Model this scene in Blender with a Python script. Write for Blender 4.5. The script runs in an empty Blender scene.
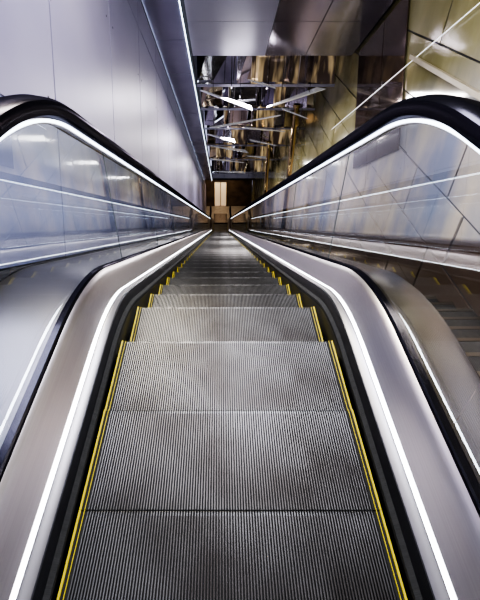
import bpy, math, random
from mathutils import Vector, Euler
random.seed(4)
scene = bpy.context.scene
COL = scene.collection
T30 = math.tan(math.radians(30)); C30 = math.cos(math.radians(30)); S30 = 0.5
EYE = 1.45
VY = 1.581          # vertex of the upper bend
BY = 26.0           # vertex of the lower bend
BZ = -(BY - VY) * T30
YE = BY + 3.8       # end wall
try:
    scene.view_settings.look = 'AgX - High Contrast'
except Exception:
    pass

# ------------------------------------------------------------ materials
def mat(name, color, rough=0.5, metal=0.0, emit=None, estr=0.0, spec=0.5, coat=0.0):
    m = bpy.data.materials.new(name); m.use_nodes = True
    b = m.node_tree.nodes['Principled BSDF']
    b.inputs['Base Color'].default_value = (*color, 1)
    b.inputs['Roughness'].default_value = rough
    b.inputs['Metallic'].default_value = metal
    b.inputs['Specular IOR Level'].default_value = spec
    b.inputs['Coat Weight'].default_value = coat
    if emit:
        b.inputs['Emission Color'].default_value = (*emit, 1)
        b.inputs['Emission Strength'].default_value = estr
    return m

def noisy(m, c1, c2, scale=(1, 1, 1), nscale=5, detail=4, rough=None, bump=0.0, lo=0.35, hi=0.65, emit=False):
    nt = m.node_tree; b = nt.nodes['Principled BSDF']
    tc = nt.nodes.new('ShaderNodeTexCoord'); mp = nt.nodes.new('ShaderNodeMapping')
    mp.inputs['Scale'].default_value = scale
    nz = nt.nodes.new('ShaderNodeTexNoise'); nz.inputs['Scale'].default_value = nscale
    nz.inputs['Detail'].default_value = detail
    nt.links.new(tc.outputs['Object'], mp.inputs['Vector'])
    nt.links.new(mp.outputs['Vector'], nz.inputs['Vector'])
    cr = nt.nodes.new('ShaderNodeValToRGB'); cr.name = 'ramp'
    cr.color_ramp.elements[0].position = lo; cr.color_ramp.elements[0].color = (*c1, 1)
    cr.color_ramp.elements[1].position = hi; cr.color_ramp.elements[1].color = (*c2, 1)
    nt.links.new(nz.outputs['Fac'], cr.inputs['Fac'])
    nt.links.new(cr.outputs['Color'], b.inputs['Base Color'])
    if emit: nt.links.new(cr.outputs['Color'], b.inputs['Emission Color'])
    if rough:
        mr = nt.nodes.new('ShaderNodeMapRange')
        mr.inputs['To Min'].default_value = rough[0]; mr.inputs['To Max'].default_value = rough[1]
        nt.links.new(nz.outputs['Fac'], mr.inputs['Value'])
        nt.links.new(mr.outputs['Result'], b.inputs['Roughness'])
    return m

def rubber_mat():
    m = bpy.data.materials.new('black_rubber'); m.use_nodes = True
    nt = m.node_tree; nt.nodes.clear()
    out = nt.nodes.new('ShaderNodeOutputMaterial')
    d = nt.nodes.new('ShaderNodeBsdfDiffuse'); d.inputs['Color'].default_value = (0.005, 0.005, 0.007, 1)
    g = nt.nodes.new('ShaderNodeBsdfGlossy'); g.inputs['Roughness'].default_value = 0.16; g.inputs['Color'].default_value = (0.85, 0.8, 1, 1)
    mx = nt.nodes.new('ShaderNodeMixShader'); mx.inputs['Fac'].default_value = 0.045
    nt.links.new(d.outputs[0], mx.inputs[1]); nt.links.new(g.outputs[0], mx.inputs[2]); nt.links.new(mx.outputs[0], out.inputs['Surface'])
    return m

M_ridge = noisy(mat('step_ridge', (0.42, 0.41, 0.40), 0.38, 0.8), (0.056, 0.050, 0.047), (0.135, 0.132, 0.132), (1, 1, 1), 2.2, 7, (0.32, 0.48), 0, 0.38, 0.62)
M_nose = noisy(mat('step_nosing_highlight', (0.4, 0.4, 0.4), 0.3, 0.8), (0.10, 0.098, 0.097), (0.17, 0.17, 0.17), (1, 1, 1), 3, 5, (0.32, 0.44))  # lighter than the ridges: nosing highlight painted into the metal colour
M_groove = mat('step_groove', (0.005, 0.005, 0.005), 0.8, 0.0)
M_yellow = mat('yellow_paint', (0.50, 0.40, 0.01), 0.5)
M_black = rubber_mat()
M_brush = noisy(mat('brush_black', (0.01, 0.01, 0.01), 0.9), (0.004, 0.004, 0.004), (0.03, 0.03, 0.03), (1, 60, 1), 20)
M_skirt = mat('skirt_dark_metal', (0.04, 0.04, 0.045), 0.4, 0.6)
M_lip = mat('grey_metal_lip', (0.24, 0.23, 0.24), 0.4, 0.9)
M_deck = noisy(mat('brushed_stainless', (0.55, 0.53, 0.53), 0.33, 1.0), (0.405, 0.37, 0.375), (0.43, 0.395, 0.40), (120, 0.5, 120), 2, 2)
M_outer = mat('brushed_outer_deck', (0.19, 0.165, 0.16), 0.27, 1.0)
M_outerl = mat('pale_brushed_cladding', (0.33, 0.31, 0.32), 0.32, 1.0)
M_led = mat('white_led', (1, 1, 1), 0.5, emit=(0.88, 0.94, 1.0), estr=11)
M_led2 = mat('white_led_soft', (1, 1, 1), 0.5, emit=(0.78, 0.88, 1.0), estr=4.5)
M_led3 = mat('white_led_line', (1, 1, 1), 0.5, emit=(0.93, 0.95, 1.0), estr=2.0)
M_warm = mat('warm_light', (1, 0.9, 0.7), 0.5, emit=(1.0, 0.70, 0.45), estr=0.35)
M_lav = noisy(mat('lavender_metal_panel', (0.42, 0.42, 0.52), 0.32, 0.25), (0.235, 0.22, 0.35), (0.34, 0.315, 0.44), (1, 1, 1), 0.5, 3, (0.38, 0.48))
M_lav2 = noisy(mat('brightened_lavender_panel', (0.6, 0.6, 0.7), 0.3, 0.2), (0.22, 0.24, 0.42), (0.46, 0.47, 0.64), (1, 1, 1), 0.8, 4, (0.08, 0.18))  # lavender lightened so the panel colour carries the brightness behind the glass
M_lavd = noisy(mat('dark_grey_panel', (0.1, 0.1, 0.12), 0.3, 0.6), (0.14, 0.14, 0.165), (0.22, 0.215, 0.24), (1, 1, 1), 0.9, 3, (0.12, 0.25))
M_joint = mat('dark_joint', (0.012, 0.012, 0.02), 0.6)
M_ceil = noisy(mat('ceiling_panel', (0.34, 0.34, 0.44), 0.35, 0.3), (0.42, 0.42, 0.54), (0.49, 0.48, 0.59), (1, 1, 1), 0.8, 3)
M_ceils = noisy(mat('ceiling_side_panel', (0.3, 0.3, 0.4), 0.35, 0.4), (0.26, 0.255, 0.36), (0.33, 0.32, 0.43), (1, 1, 1), 0.8, 3, (0.2, 0.3))
M_purple = noisy(mat('violet_grey_mirror_panel', (0.3, 0.28, 0.36), 0.15, 0.8), (0.34, 0.31, 0.38), (0.46, 0.42, 0.48), (1, 1, 1), 1.2, 3, (0.1, 0.22))
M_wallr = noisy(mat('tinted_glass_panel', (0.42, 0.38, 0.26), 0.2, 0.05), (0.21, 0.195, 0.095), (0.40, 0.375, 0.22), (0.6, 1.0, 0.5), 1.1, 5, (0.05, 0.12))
M_bronze = noisy(mat('bronze_mirror', (0.3, 0.22, 0.13), 0.1, 1.0), (0.24, 0.19, 0.15), (0.78, 0.65, 0.46), (1.4, 1, 0.5), 1.1, 3, (0.02, 0.12))
M_amber = noisy(mat('amber_glass_added_glow', (0.3, 0.2, 0.1), 0.05, 0.6, emit=(1, 1, 1), estr=0.6), (0.05, 0.036, 0.03), (0.66, 0.50, 0.28), (3.5, 1, 0.7), 1.5, 2, None, 0, 0.46, 0.70, True)  # gold gleam painted as noise with an added glow, no light behind it
M_silver = noisy(mat('silver_mirror', (0.3, 0.3, 0.3), 0.05, 1.0), (0.40, 0.39, 0.42), (0.72, 0.70, 0.73), (1, 1, 1), 2, 3, (0.03, 0.10))
M_brass = noisy(mat('polished_brass', (0.7, 0.5, 0.2), 0.15, 1.0), (0.22, 0.15, 0.06), (0.60, 0.45, 0.22), (1, 1, 0.4), 3, 3, (0.06, 0.12))
M_darkm = mat('dark_mirror_metal', (0.09, 0.075, 0.11), 0.14, 0.95)
M_brownm = noisy(mat('dark_bronze_glass', (0.1, 0.07, 0.06), 0.06, 0.7), (0.09, 0.065, 0.06), (0.24, 0.18, 0.15), (1, 1, 0.5), 1.0, 3, (0.03, 0.08))
M_brown = noisy(mat('brown_wall', (0.08, 0.05, 0.035), 0.4), (0.05, 0.033, 0.025), (0.11, 0.075, 0.05), (1, 1, 1), 2)
M_stone = noisy(mat('dark_granite', (0.07, 0.065, 0.06), 0.35), (0.016, 0.014, 0.014), (0.04, 0.034, 0.032), (1, 1, 1), 30, 4)
M_nosing = mat('stair_nosing', (0.16, 0.13, 0.10), 0.35, 0.9)
M_floor = noisy(mat('landing_floor', (0.35, 0.32, 0.28), 0.35), (0.30, 0.25, 0.21), (0.42, 0.36, 0.30), (1, 1, 1), 6)
M_beige = noisy(mat('beige_beam', (0.62, 0.56, 0.46), 0.35), (0.34, 0.30, 0.22), (0.43, 0.38, 0.29), (1, 1, 1), 4)
M_white = mat('silver_baffle', (0.8, 0.8, 0.84), 0.2, 0.75, emit=(0.9, 0.92, 1.0), estr=0.15)

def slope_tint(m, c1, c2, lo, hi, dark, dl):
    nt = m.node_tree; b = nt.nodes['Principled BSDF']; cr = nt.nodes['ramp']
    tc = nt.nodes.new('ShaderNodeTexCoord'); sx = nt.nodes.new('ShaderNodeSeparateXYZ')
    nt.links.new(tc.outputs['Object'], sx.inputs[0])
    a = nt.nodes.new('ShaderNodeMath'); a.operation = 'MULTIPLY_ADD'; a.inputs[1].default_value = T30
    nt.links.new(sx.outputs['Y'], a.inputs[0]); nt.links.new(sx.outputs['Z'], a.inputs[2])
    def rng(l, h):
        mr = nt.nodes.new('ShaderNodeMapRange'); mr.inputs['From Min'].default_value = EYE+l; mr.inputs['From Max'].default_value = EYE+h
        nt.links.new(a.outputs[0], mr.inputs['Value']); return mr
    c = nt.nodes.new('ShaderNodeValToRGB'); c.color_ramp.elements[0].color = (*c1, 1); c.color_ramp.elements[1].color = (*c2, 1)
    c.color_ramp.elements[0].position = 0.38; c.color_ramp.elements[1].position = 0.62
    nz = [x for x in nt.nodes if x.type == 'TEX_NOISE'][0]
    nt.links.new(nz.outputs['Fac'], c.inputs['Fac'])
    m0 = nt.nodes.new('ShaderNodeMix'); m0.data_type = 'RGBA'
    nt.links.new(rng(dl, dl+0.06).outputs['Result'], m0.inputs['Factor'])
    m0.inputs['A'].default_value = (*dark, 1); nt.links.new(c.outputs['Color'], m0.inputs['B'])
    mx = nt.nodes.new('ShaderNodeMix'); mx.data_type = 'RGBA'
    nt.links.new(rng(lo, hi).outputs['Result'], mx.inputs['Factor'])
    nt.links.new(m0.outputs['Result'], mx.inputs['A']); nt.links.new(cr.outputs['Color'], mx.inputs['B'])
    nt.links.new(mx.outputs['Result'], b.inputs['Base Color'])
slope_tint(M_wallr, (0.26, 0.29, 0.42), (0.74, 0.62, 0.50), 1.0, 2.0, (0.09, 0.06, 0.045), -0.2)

def glass_mat():
    m = bpy.data.materials.new('balustrade_glass'); m.use_nodes = True
    nt = m.node_tree; nt.nodes.clear()
    out = nt.nodes.new('ShaderNodeOutputMaterial')
    tr = nt.nodes.new('ShaderNodeBsdfTransparent'); tr.inputs['Color'].default_value = (0.94, 0.99, 1.0, 1)
    gl = nt.nodes.new('ShaderNodeBsdfGlossy'); gl.inputs['Roughness'].default_value = 0.0
    gl.inputs['Color'].default_value = (0.94, 0.97, 1, 1)
    lw = nt.nodes.new('ShaderNodeLayerWeight'); lw.inputs['Blend'].default_value = 0.5
    pw = nt.nodes.new('ShaderNodeMath'); pw.operation = 'POWER'; pw.inputs[1].default_value = 4.5
    ma = nt.nodes.new('ShaderNodeMath'); ma.operation = 'MULTIPLY_ADD'
    ma.inputs[1].default_value = 0.70; ma.inputs[2].default_value = 0.20
    mx = nt.nodes.new('ShaderNodeMixShader')
    nt.links.new(lw.outputs['Facing'], pw.inputs[0]); nt.links.new(pw.outputs[0], ma.inputs[0])
    nt.links.new(ma.outputs[0], mx.inputs['Fac'])
    nt.links.new(tr.outputs[0], mx.inputs[1]); nt.links.new(gl.outputs[0], mx.inputs[2])
    nt.links.new(mx.outputs[0], out.inputs['Surface'])
    return m
M_glass = glass_mat()
M_gedge = mat('glass_edge_seal', (0.08, 0.11, 0.12), 0.3)

# ------------------------------------------------------------ helpers
def mesh_obj(name, verts, faces, mats, fmat=None, parent=None, smooth=False):
    me = bpy.data.meshes.new(name)
    me.from_pydata([tuple(v) for v in verts], [], faces)
    for mm in (mats if isinstance(mats, list) else [mats]): me.materials.append(mm)
    if fmat:
        for p, i in zip(me.polygons, fmat): p.material_index = i
    if smooth:
        for p in me.polygons: p.use_smooth = True
    me.update()
    o = bpy.data.objects.new(name, me); COL.objects.link(o)
    if parent: o.parent = parent
    return o

class MB:
    def __init__(s): s.v = []; s.f = []; s.m = []
    def hexa(s, c, mi=0):
        n = len(s.v); s.v += c
        for q in ((0,3,2,1),(4,5,6,7),(0,1,5,4),(1,2,6,5),(2,3,7,6),(3,0,4,7)):
            s.f.append(tuple(n+i for i in q)); s.m.append(mi)
    def box(s, x0, x1, y0, y1, z0, z1, mi=0):
        s.hexa([(x0,y0,z0),(x1,y0,z0),(x1,y1,z0),(x0,y1,z0),(x0,y0,z1),(x1,y0,z1),(x1,y1,z1),(x0,y1,z1)], mi)
    def sbox(s, x0, x1, s0, s1, p0, p1, mi=0):
        def P(x, a, p): return (x, a*C30 + p*S30, EYE - a*S30 + p*C30)
        s.hexa([P(x0,s0,p0),P(x1,s0,p0),P(x1,s1,p0),P(x0,s1,p0),P(x0,s0,p1),P(x1,s0,p1),P(x1,s1,p1),P(x0,s1,p1)], mi)
    def obj(s, name, mats, parent=None): return mesh_obj(name, s.v, s.f, mats, s.m, parent)

def top(o, label, cat, kind=None, group=None):
    o['label'] = label; o['category'] = cat
    if kind: o['kind'] = kind
    if group: o['group'] = group
    return o

def base(y, R=1.05):
    t = R*math.tan(math.radians(15))
    y0 = VY - t
    if y <= y0: return 0.0
    if y <= y0 + R*S30: return -(R - math.sqrt(R*R - (y-y0)**2))
    ye = BY + t
    if y >= ye: return BZ
    if y >= ye - R*S30: return BZ + (R - math.sqrt(R*R - (ye-y)**2))
    return -(y-VY)*T30

def path(h, R, ya, yb):
    t = R*math.tan(math.radians(15)); ys = []
    y0 = VY - t; y1 = y0 + R*S30; ye = BY + t; y2 = ye - R*S30
    cuts = [ya]
    n = 18
    cuts += [y0 + (y1-y0)*i/n for i in range(n+1)]
    cuts += [y1 + (y2-y1)*i/30 for i in range(1, 30)]
    cuts += [y2 + (ye-y2)*i/8 for i in range(9)] + [yb]
    for y in cuts:
        if ya - 1e-6 <= y <= yb + 1e-6 and (not ys or y - ys[-1] > 1e-4): ys.append(y)
    if yb - ys[-1] > 1e-4: ys.append(yb)
    if ys[0] - ya > 1e-4: ys.insert(0, ya)
    return [(y, base(y, R) + h) for y in ys]

def sweep(name, pts, prof, m, parent, closed=True, smooth=True, caps=True, fm=None):
    V = []; F = []; n = len(prof)
    for i, (y, z) in enumerate(pts):
        a = pts[max(i-1, 0)]; b = pts[min(i+1, len(pts)-1)]
        ty, tz = b[0]-a[0], b[1]-a[1]; L = math.hypot(ty, tz); ty /= L; tz /= L
        ny, nz = -tz, ty
        for (x, d) in prof: V.append((x, y+ny*d, z+nz*d))
    cnt = n if closed else n-1
    for i in range(len(pts)-1):
        for j in range(cnt):
            k = (j+1) % n
            F.append((i*n+j, i*n+k, (i+1)*n+k, (i+1)*n+j))
    if closed and caps:
        F.append(tuple(range(n))); F.append(tuple((len(pts)-1)*n + j for j in reversed(range(n))))
    o = mesh_obj(name, V, F, m, None, parent, smooth)
    if smooth:
        md = o.modifiers.new('es', 'EDGE_SPLIT'); md.split_angle = math.radians(35)
    return o

# ------------------------------------------------------------ ESCALATOR
esc = bpy.data.objects.new('escalator', None); COL.objects.link(esc)
esc.location = (0, 0, 0)
top(esc, 'long descending escalator with grooved steel steps and glass balustrades', 'escalator')

NR = 104; W = 0.481; pitch = 2*W/NR
prof = [((0.0), 0.0, (0, 1)), (0.380, 0.0, (0, 1)), (0.391, 0.0, (0, 1)), (0.397, -0.003, (0.7, 0.7)), (0.3992, -0.009, (1, 0)), (0.387, -0.12, (1, 0)), (0.35, -0.235, (0.97, -0.2))]
V = []; F = []; Fm = []
row = []
for i in range(NR):
    x = -W + i*pitch
    row += [(x, 1), (x+pitch*0.1, 0), (x+pitch*0.54, 0), (x+pitch*0.64, 1)]
row.append((W, 1))
n = len(row)
for (y, z, nn) in prof:
    for (x, g) in row:
        V.append((x, y - nn[0]*0.009*g, z - nn[1]*0.009*g))
for i in range(len(prof)-1):
    for j in range(n-1):
        F.append((i*n+j, i*n+j+1, (i+1)*n+j+1, (i+1)*n+j))
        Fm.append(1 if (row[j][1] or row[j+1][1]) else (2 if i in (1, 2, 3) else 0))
mb = MB(); mb.v = V; mb.f = F; mb.m = Fm
for sgn in (-1, 1):
    x0, x1 = sorted((sgn*0.4815, sgn*0.512))
    mb.box(x0, x1, 0, 0.396, -0.02, -0.004, 1)
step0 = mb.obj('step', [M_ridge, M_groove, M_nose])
step0.parent = esc
def strip_mesh(sgn):
    b = MB()
    x0, x1 = sorted((sgn*0.503, sgn*0.510)); b.box(x0, x1, 0.0, 0.3985, -0.006, 0.001)
    x0, x1 = sorted((sgn*0.4905, sgn*0.4925)); b.box(x0, x1, 0.0, 0.3985, -0.006, 0.000)
    o = b.obj('edge_strip', [M_yellow], step0); o['label'] = 'yellow safety edge strip'; return o
st = [strip_mesh(-1), strip_mesh(1)]
k = 0; y = 0.62 - 0.8
step0.location = (0, y-0.3995, base(y))
while True:
    k += 1; yk = y + 0.4*k
    if yk > BY+1.2: break
    o = step0.copy(); COL.objects.link(o); o.parent = esc
    o.location = (0, yk-0.3995, base(yk))
    for s in st:
        c = s.copy(); COL.objects.link(c); c.parent = o

YA, YB = -0.9, BY+1.6
YL = BY-1.2
H = 1.075
for sg in (-1, 1):
    def P(l): return [(sg*a, b) for a, b in l]
    sweep('skirt_brush', path(0.045, 1.1, YA, YB), P([(0.514, -0.012), (0.514, 0.006), (0.532, 0.018), (0.532, -0.012)]), M_brush, esc)
    sweep('skirt_panel', path(0.05, 1.15, YA, YB), P([(0.530, -0.16), (0.530, 0.03), (0.538, 0.066), (0.550, 0.066), (0.550, -0.16)]), M_skirt, esc)
    sweep('skirt_capping', path(0.125, 1.2, YA, YB), P([(0.539, -0.02), (0.542, -0.008), (0.564, 0.006), (0.576, 0.006), (0.576, -0.02)]), M_lip, esc)
    sweep('deck_light_strip', path(0.135, 1.2, YA, YL), P([(0.577, -0.012), (0.577, -0.004), (0.588, -0.001), (0.589, -0.012)]), M_led, esc)['label'] = 'glowing white linear light'
    sweep('inner_deck', path(0.2, 1.4, YA, YB), P([(0.590, -0.075), (0.590, -0.062), (0.602, -0.046), (0.618, -0.020), (0.636, 0.010), (0.652, 0.034), (0.664, 0.048), (0.676, 0.056), (0.676, -0.075)]), M_deck, esc)['label'] = 'curved brushed stainless deck'
    sweep('glass_gasket', path(0.262, 1.5, YA, YB), P([(0.677, -0.05), (0.677, 0.008), (0.682, 0.014), (0.706, 0.014), (0.711, 0.008), (0.711, -0.05)]), M_black, esc)
    if sg == 1:
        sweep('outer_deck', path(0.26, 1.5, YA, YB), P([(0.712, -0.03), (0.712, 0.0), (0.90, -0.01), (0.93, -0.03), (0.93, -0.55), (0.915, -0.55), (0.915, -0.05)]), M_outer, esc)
    else:
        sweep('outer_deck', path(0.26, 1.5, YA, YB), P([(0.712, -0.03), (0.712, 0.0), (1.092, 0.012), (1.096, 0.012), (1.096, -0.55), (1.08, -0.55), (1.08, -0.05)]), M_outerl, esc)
    RR = 1.35
    rp = path(H, RR, -0.9, YB)
    r = 0.30
    semi = [(-0.9 - r*math.sin(math.radians(a)), H - r + r*math.cos(math.radians(a))) for a in range(180, 0, -12)]
    semi2 = [(YB + r*math.sin(math.radians(a)), BZ + H - r + r*math.cos(math.radians(a))) for a in range(12, 181, 12)]
    rail_path = [(-0.5, H-2*r)] + semi + rp + semi2
    cx = 0.712
    rc = [(cx-0.056, -0.038), (cx-0.063, -0.010), (cx-0.057, 0.012), (cx-0.038, 0.024), (cx, 0.030), (cx+0.038, 0.024), (cx+0.057, 0.012), (cx+0.063, -0.010), (cx+0.056, -0.038), (cx+0.036, -0.044), (cx-0.036, -0.044)]
    sweep('handrail', rail_path, P(rc), M_black, esc)['label'] = 'glossy black rubber handrail'
    hp = path(H-0.046, RR, YA, YB)
    sweep('handrail_guide', hp, P([(0.692, -0.022), (0.692, 0.0), (0.716, 0.0), (0.716, -0.022)]), M_deck, esc, smooth=False)
    sweep('handrail_light_strip', path(H-0.058, RR, YA, YL), P([(0.685, -0.006), (0.685, 0.006), (0.691, 0.006), (0.691, -0.006)]), M_led2, esc, smooth=False)
    seams = [-0.9, 0.75] + [2.35 + 1.45*i for i in range(17)] + [YB]
    for i in range(len(seams)-1):
        a, b = seams[i]+0.002, seams[i+1]-0.002
        N = 14; V = []; F = []
        for j in range(N+1):
            yy = a+(b-a)*j/N
            V += [(sg*0.70, yy, base(yy, 1.5)+0.27), (sg*0.70, yy, base(yy, RR)+H-0.066)]
        for j in range(N): F.append((2*j, 2*j+1, 2*j+3, 2*j+2))
        mesh_obj('glass_panel', V, F, M_glass, None, esc)
        if 1 < i < 9:
            ys_ = seams[i]
            bb = MB(); bb.box(sg*0.70-0.002, sg*0.70+0.002, ys_-0.002, ys_+0.002, base(ys_, 1.5)+0.27, base(ys_, RR)+H-0.066)
            bb.obj('glass_joint', [M_gedge], esc)
sweep('truss_body', path(-0.45, 1.2, -2.4, BY+3.0), [(-0.90, -0.35), (-0.90, 0.1), (0.90, 0.1), (0.90, -0.35)], M_joint, esc, smooth=False)
b = MB()
b.box(-0.5, 0.5, -1.9, -0.62, -0.06, 0.004, 0)
for i in range(60):
    x = -0.47 + i*0.0158
    b.box(x, x+0.006, -0.66, -0.55, -0.01, 0.012, 0)
b.obj('comb_plate', [M_outer], esc)
b = MB(); b.box(-0.5, 0.5, BY+1.22, BY+2.6, BZ-0.06, BZ+0.005)
b.obj('comb_plate', [M_outer], esc)

# ------------------------------------------------------------ WALLS
XL = -1.12; XR = 2.42
LF = lambda Y: EYE + 3/C30 - Y*T30
w = MB()
w.box(XL-0.25, XL, -3.0, YE+0.4, BZ-1.2, 4.1, 1)
sp = 1.55; s = 2.9 - 2*sp
while s < 33:
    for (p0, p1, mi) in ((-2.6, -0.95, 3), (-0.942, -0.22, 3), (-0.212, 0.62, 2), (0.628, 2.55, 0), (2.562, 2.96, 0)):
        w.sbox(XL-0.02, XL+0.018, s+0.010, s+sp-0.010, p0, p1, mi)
        for (ds, dp) in ((0.12, 0.15), (sp-0.12, 0.15), (0.12, 1.3), (sp-0.12, 1.3)):
            if mi == 0 and p0 < 1: w.sbox(XL+0.01, XL+0.020, s+ds-0.009, s+ds+0.009, p0+dp-0.009, p0+dp+0.009, 1)
    s += sp
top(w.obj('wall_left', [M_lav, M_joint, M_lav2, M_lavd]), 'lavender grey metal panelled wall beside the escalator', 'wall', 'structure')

w = MB()
w.box(XR, XR+0.25, -3.0, YE+0.4, BZ-1.2, 4.1, 1)
ph = 0.62; pw_ = 1.25
for iy in range(-1, 24):
    for iz in range(-24, 6):
        y0 = iy*pw_ + (0.4 if iz % 2 else 0); z0 = iz*ph
        yc, zc = y0+pw_/2, z0+ph/2
        d = zc - (EYE - yc*T30)
        if d < -4.0 or d > 4.2 or z0 + ph > 4.05 or z0 < BZ - 1.1 or y0+pw_ > YE+0.3: continue
        tl = random.uniform(-0.010, 0.010); t2 = random.uniform(-0.010, 0.010)
        g = 0.010; x = XR - 0.014
        w.hexa([(x+tl, y0+g, z0+g), (x+0.03, y0+g, z0+g), (x+0.03, y0+pw_-g, z0+g), (x+t2, y0+pw_-g, z0+g),
                (x+tl, y0+g, z0+ph-g), (x+0.03, y0+g, z0+ph-g), (x+0.03, y0+pw_-g, z0+ph-g), (x+t2, y0+pw_-g, z0+ph-g)], 0)
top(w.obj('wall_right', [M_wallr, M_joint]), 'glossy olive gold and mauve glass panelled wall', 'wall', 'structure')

# ceilings
w = MB()
sp = 1.55
s = -0.2
YC = BY+1.6
send_all = (YC-1.5)/C30
while s < send_all - sp:
    w.sbox(XL+0.02, -0.60, s+0.008, s+sp-0.008, 3.0, 3.05, 3); s += sp
w.sbox(XL-0.02, -0.55, -0.2, send_all, 3.05, 3.2, 1)
send = (8.6 - 1.5)/C30
xs = [-0.53, 0.78, 1.5, 2.34]
for i in range(3):
    for (a, b_) in ((-0.2, 4.0), (4.01, 6.9), (6.91, send)):
        w.sbox(xs[i]+0.006, xs[i+1]-0.006, a, b_, 3.0, 3.05, 0 if i == 0 else 2)
w.sbox(-0.55, XR-0.03, -0.2, send, 3.05, 3.2, 1)
top(w.obj('ceiling', [M_ceil, M_joint, M_purple, M_ceils]), 'sloping ceiling of lavender metal and violet grey mirror panels', 'ceiling', 'structure')
b = MB(); b.box(XL, XR, -3.0, 1.45, 4.08, 4.2)
top(b.obj('ceiling', [M_ceil]), 'flat grey ceiling over the upper landing', 'ceiling', 'structure')

# stepped mirrored bulkheads
Ys = [8.6, 9.9, 11.5, 13.4, 15.8, 18.8, 23.4]
prevz = LF(8.6)
for i in range(1, len(Ys)):
    Y = Ys[i]; zb = LF(Y)
    b = MB()
    X0, X1 = -0.52, XR-0.03
    cx_ = X0
    while cx_ < X1 - 0.05:
        wd_ = random.choice((0.15, 0.3, 0.55)); xe = min(cx_+wd_, X1)
        if X1 - xe < 0.15: xe = X1
        t0, t1, t2, t3 = [random.uniform(-0.16, 0.16) for _ in range(4)]
        sh = random.uniform(-0.1, 0.1)
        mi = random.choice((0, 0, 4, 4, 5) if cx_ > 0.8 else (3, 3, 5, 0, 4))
        zt = prevz+0.1
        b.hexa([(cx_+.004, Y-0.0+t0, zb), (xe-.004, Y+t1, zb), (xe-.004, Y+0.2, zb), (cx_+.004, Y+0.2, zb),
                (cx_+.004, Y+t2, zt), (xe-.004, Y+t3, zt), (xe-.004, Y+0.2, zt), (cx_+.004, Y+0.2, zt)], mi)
        cx_ = xe
    Yn = Ys[i+1] if i+1 < len(Ys) else YC
    b.box(X0, X1, Y+0.2, Yn, zb+0.02, zb+0.08, 0)
    b.box(X0, X1, Y-0.20, Y-0.18, zb-0.02, zb+0.03, 1)
    for xx in (0.2, 0.95, 1.6):
        b.box(xx, xx+0.018, Y-0.20, Y-0.18, zb-0.2, prevz+0.1, 3)
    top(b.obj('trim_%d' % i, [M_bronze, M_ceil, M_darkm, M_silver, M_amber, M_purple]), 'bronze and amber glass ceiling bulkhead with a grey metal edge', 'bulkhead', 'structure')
    prevz = zb
b = MB(); b.box(-0.52, XR-0.03, 8.6, 9.9, LF(8.6)+0.1, LF(8.6)+0.16)
top(b.obj('trim_9', [M_bronze]), 'bronze mirrored soffit panel', 'soffit', 'structure')
b = MB(); b.box(XL, XR-0.03, YC, YE, LF(YC)+0.05, LF(YC)+0.2)
top(b.obj('ceiling', [M_brown]), 'low dark ceiling over the lower landing', 'ceiling', 'structure')
b = MB()
b.sbox(2.378, XR-0.028, 5.95, 6.75, 1.0, 2.95); b.sbox(2.378, XR-0.028, 6.77, 7.9, 1.0, 2.95)
top(b.obj('trim_21', [M_brownm]), 'dark bronze glass panels mounted on the olive wall', 'wall panel', 'structure')

# floors
b = MB(); b.box(XL, XR-0.03, BY+1.3, YE+0.3, BZ-0.35, BZ)
top(b.obj('floor', [M_floor]), 'pale stone floor of the lower landing', 'floor', 'structure')
b = MB(); b.box(XL, -0.94, -3.0, -0.9, -0.3, 0.0); b.box(0.94, XR-0.03, -3, 0.9, -0.3, 0.0); b.box(-0.94, 0.94, -3.0, -1.9, -0.3, 0.0)
top(b.obj('floor', [M_floor]), 'pale stone floor of the upper landing', 'floor', 'structure')
b = MB(); Y = YE
zt = LF(YC)+0.1
DX = 0.0
b.box(XL, DX-0.5, Y, Y+0.25, BZ, zt); b.box(DX+0.5, XR-0.03, Y, Y+0.25, BZ, zt); b.box(DX-0.5, DX+0.5, Y, Y+0.25, BZ+2.1, zt)
top(b.obj('wall_end', [M_brown]), 'dark brown wall at the foot of the escalator', 'wall', 'structure')
d = bpy.data.objects.new('door_1', None); COL.objects.link(d); d.location = (DX, Y, BZ)
top(d, 'warmly lit glazed door with a metal frame', 'door', 'structure')
b = MB(); b.box(-0.5, -0.44, -0.03, 0.06, 0, 2.08); b.box(0.44, 0.5, -0.03, 0.06, 0, 2.08); b.box(-0.5, 0.5, -0.03, 0.06, 2.02, 2.09); b.box(-0.02, 0.02, -0.02, 0.05, 0.03, 2.02)
b.obj('door_frame', [M_nosing], d)
b = MB(); b.box(-0.44, 0.44, 0.07, 0.09, 0.02, 2.02); b.obj('door_pane', [M_warm], d)

# stairs beside the escalator
b = MB(); Y = 0.9; z = 0.0
while Y < BY+1.25:
    Y2 = Y + 0.3; z -= 0.3*T30
    if z < BZ: z = BZ
    b.box(0.945, XR-0.03, Y, Y2, z-0.5, z, 0)
    b.box(0.945, XR-0.03, Y2-0.02, Y2+0.01, z-0.01, z+0.006, 1)
    Y = Y2
top(b.obj('staircase', [M_stone, M_nosing]), 'dark granite staircase with metal nosings alongside the escalator', 'stairs')

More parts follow.
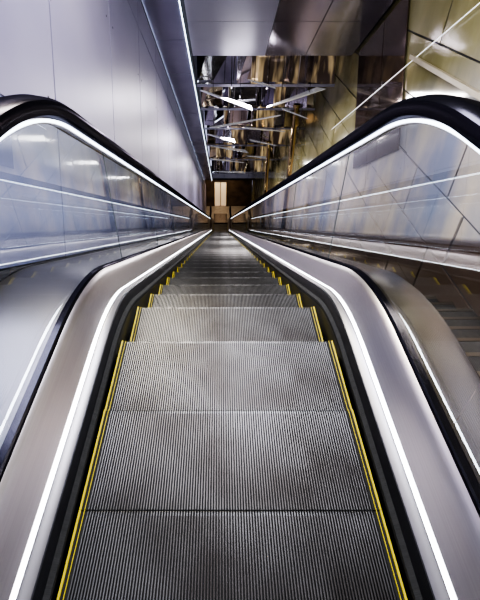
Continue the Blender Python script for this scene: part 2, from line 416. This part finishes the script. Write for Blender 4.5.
def linlight(x0, x1, s0, s1, p0, p1, label, m=M_led3, name='linear_light'):
    b = MB(); b.sbox(x0, x1, s0, s1, p0, p1, 0)
    return top(b.obj(name, [m]), label, 'light')
linlight(-0.594, -0.582, -0.1, send_all-0.3, 2.975, 2.995, 'long white light line set along the sloping ceiling', M_led2)
linlight(XL+0.001, XL+0.010, 0.3, send_all-0.3, 2.967, 2.976, 'thin white light line along the top of the lavender wall', M_led2)
linlight(2.368, 2.373, 0.0, 9.5, 2.02, 2.024, 'thin white light line along the glossy panelled wall', M_led3)
b = MB(); b.box(2.35, XR-0.03, 0.5, 6.0, 0.37, 0.42)
top(b.obj('trim_20', [M_beige]), 'slim beige stone ledge projecting from the wall', 'ledge', 'structure')

def col(x, Y, r=0.07):
    e = bpy.data.objects.new('column', None); COL.objects.link(e)
    n = math.floor((Y-0.9)/0.3)+1
    zb = -n*0.3*T30
    e.location = (x, Y, zb)
    top(e, 'slender polished brass column standing on the staircase', 'column', group='brass columns beside the stairs')
    zt = LF(Y) - zb - 0.02
    N = 28
    def cyl(nm, r0, z0, z1):
        V = []; F = []
        for zz, rr in ((z0, r0), (z1, r0)):
            V += [(rr*math.cos(2*math.pi*i/N), rr*math.sin(2*math.pi*i/N), zz) for i in range(N)]
        F = [(i, (i+1) % N, N+(i+1) % N, N+i) for i in range(N)] + [tuple(range(N))[::-1], tuple(range(N, 2*N))]
        return mesh_obj(nm, V, F, M_brass, None, e)
    cyl('shaft', r, 0.05, zt); cyl('base', r*1.6, 0.0, 0.06); cyl('collar', r*1.35, zt-0.08, zt)
col(1.9, 11.2, 0.07); col(1.75, 15.3, 0.07)

# hanging shards
def baffle(cx, Y, z, L, D, rz, ry, rod):
    e = bpy.data.objects.new('light_baffle', None); COL.objects.link(e); e.location = (cx, Y, z)
    top(e, 'thin angular silver baffle hung from the mirrored ceiling', 'light fixture', group='angular ceiling baffles')
    b = MB()
    R = Euler((math.radians(6), math.radians(ry), math.radians(rz))).to_matrix()
    def q(x, y, t): return tuple(R @ Vector((x, y, t)))
    x = L/2
    b.hexa([q(-x,-D*.1,0), q(x,-D/2,0), q(x*0.85,D/2,0), q(-x*0.95,D*.1,0), q(-x,-D*.1,.02), q(x,-D/2,.02), q(x*.85,D/2,.02), q(-x*0.95,D*.1,.02)])
    b.obj('baffle_panel', [M_white], e)
    for xx in (-x*0.5, x*0.5):
        a = q(xx, 0, 0)
        b = MB(); b.box(a[0]-0.005, a[0]+0.005, a[1]-0.005, a[1]+0.005, a[2], rod); b.obj('suspension_rod', [M_darkm], e)
for (cx, Y, py, L, D, rz, ry) in ((0.1, 9.2, 100, 1.2, 0.16, -22, 12), (1.5, 9.2, 98, 1.3, 0.18, 20, -12), (0.8, 9.25, 84, 0.6, 0.12, 10, 16),
                           (0.6, 10.8, 122, 1.8, 0.18, 186, 8), (1.8, 10.8, 114, 0.7, 0.14, 165, -16), (0.0, 12.7, 138, 0.9, 0.18, -12, 10), (1.3, 12.7, 130, 1.3, 0.2, 196, -10),
                           (0.3, 15.1, 149, 1.4, 0.2, 4, 10), (1.5, 15.1, 143, 1.0, 0.2, 170, -8), (0.3, 18.0, 161, 1.5, 0.24, 184, -8), (1.6, 18.0, 157, 1.0, 0.2, 8, 8), (0.5, 22.4, 172, 1.8, 0.24, 4, 4)):
    z = EYE - Y*math.tan(math.radians(40.2) + math.atan((py-300)/418))
    baffle(cx, Y, z, L, D, rz, ry, max(0.3, LF(Y) - z + 0.5))

# ------------------------------------------------------------ area lights added for wash and for the mirrors, no fixtures
def area(loc, rot, sx, sy, e, col=(1, 1, 1)):
    l = bpy.data.lights.new('fill_light', 'AREA'); l.shape = 'RECTANGLE'; l.size = sx; l.size_y = sy; l.energy = e; l.color = col
    o = bpy.data.objects.new('fill_light', l); COL.objects.link(o); o.location = loc; o.rotation_euler = rot; return o
area((0.3, -1.2, 3.9), (0, 0, 0), 2.2, 1.6, 140, (0.93, 0.94, 1))
area((0.3, 3.2, LF(3.2)-0.15), (math.radians(-30), 0, 0), 1.4, 1.6, 180, (0.9, 0.92, 1))
for Y, e in ((9.3, 150), (12.8, 160), (17.2, 140), (22.0, 60)):
    area((0.5, Y, LF(Y)-0.5), (math.radians(-30), 0, 0), 1.0, 0.8, e, (0.97, 0.92, 0.92))
area((-0.8, 4.0, LF(4.0)-0.25), (math.radians(-30), math.radians(-55), 0), 0.4, 1.6, 120, (1, 0.92, 0.72))
area((0, YE-1.0, LF(YC)-0.1), (0, 0, 0), 1.0, 0.8, 40, (1, 0.8, 0.55))

wd = bpy.data.worlds.new('world'); scene.world = wd; wd.use_nodes = True
wd.node_tree.nodes['Background'].inputs[0].default_value = (0.55, 0.56, 0.78, 1)
wd.node_tree.nodes['Background'].inputs[1].default_value = 1.1

# ------------------------------------------------------------ camera
cam = bpy.data.cameras.new('camera'); co = bpy.data.objects.new('camera', cam); COL.objects.link(co)
cam.sensor_fit = 'VERTICAL'; cam.sensor_height = 36; cam.lens = 36*418/600
cam.shift_x = 20/600
cam.clip_start = 0.02
co.location = (-0.035, 0, EYE)
co.rotation_euler = (math.radians(90-40.2), 0, 0)
scene.camera = co
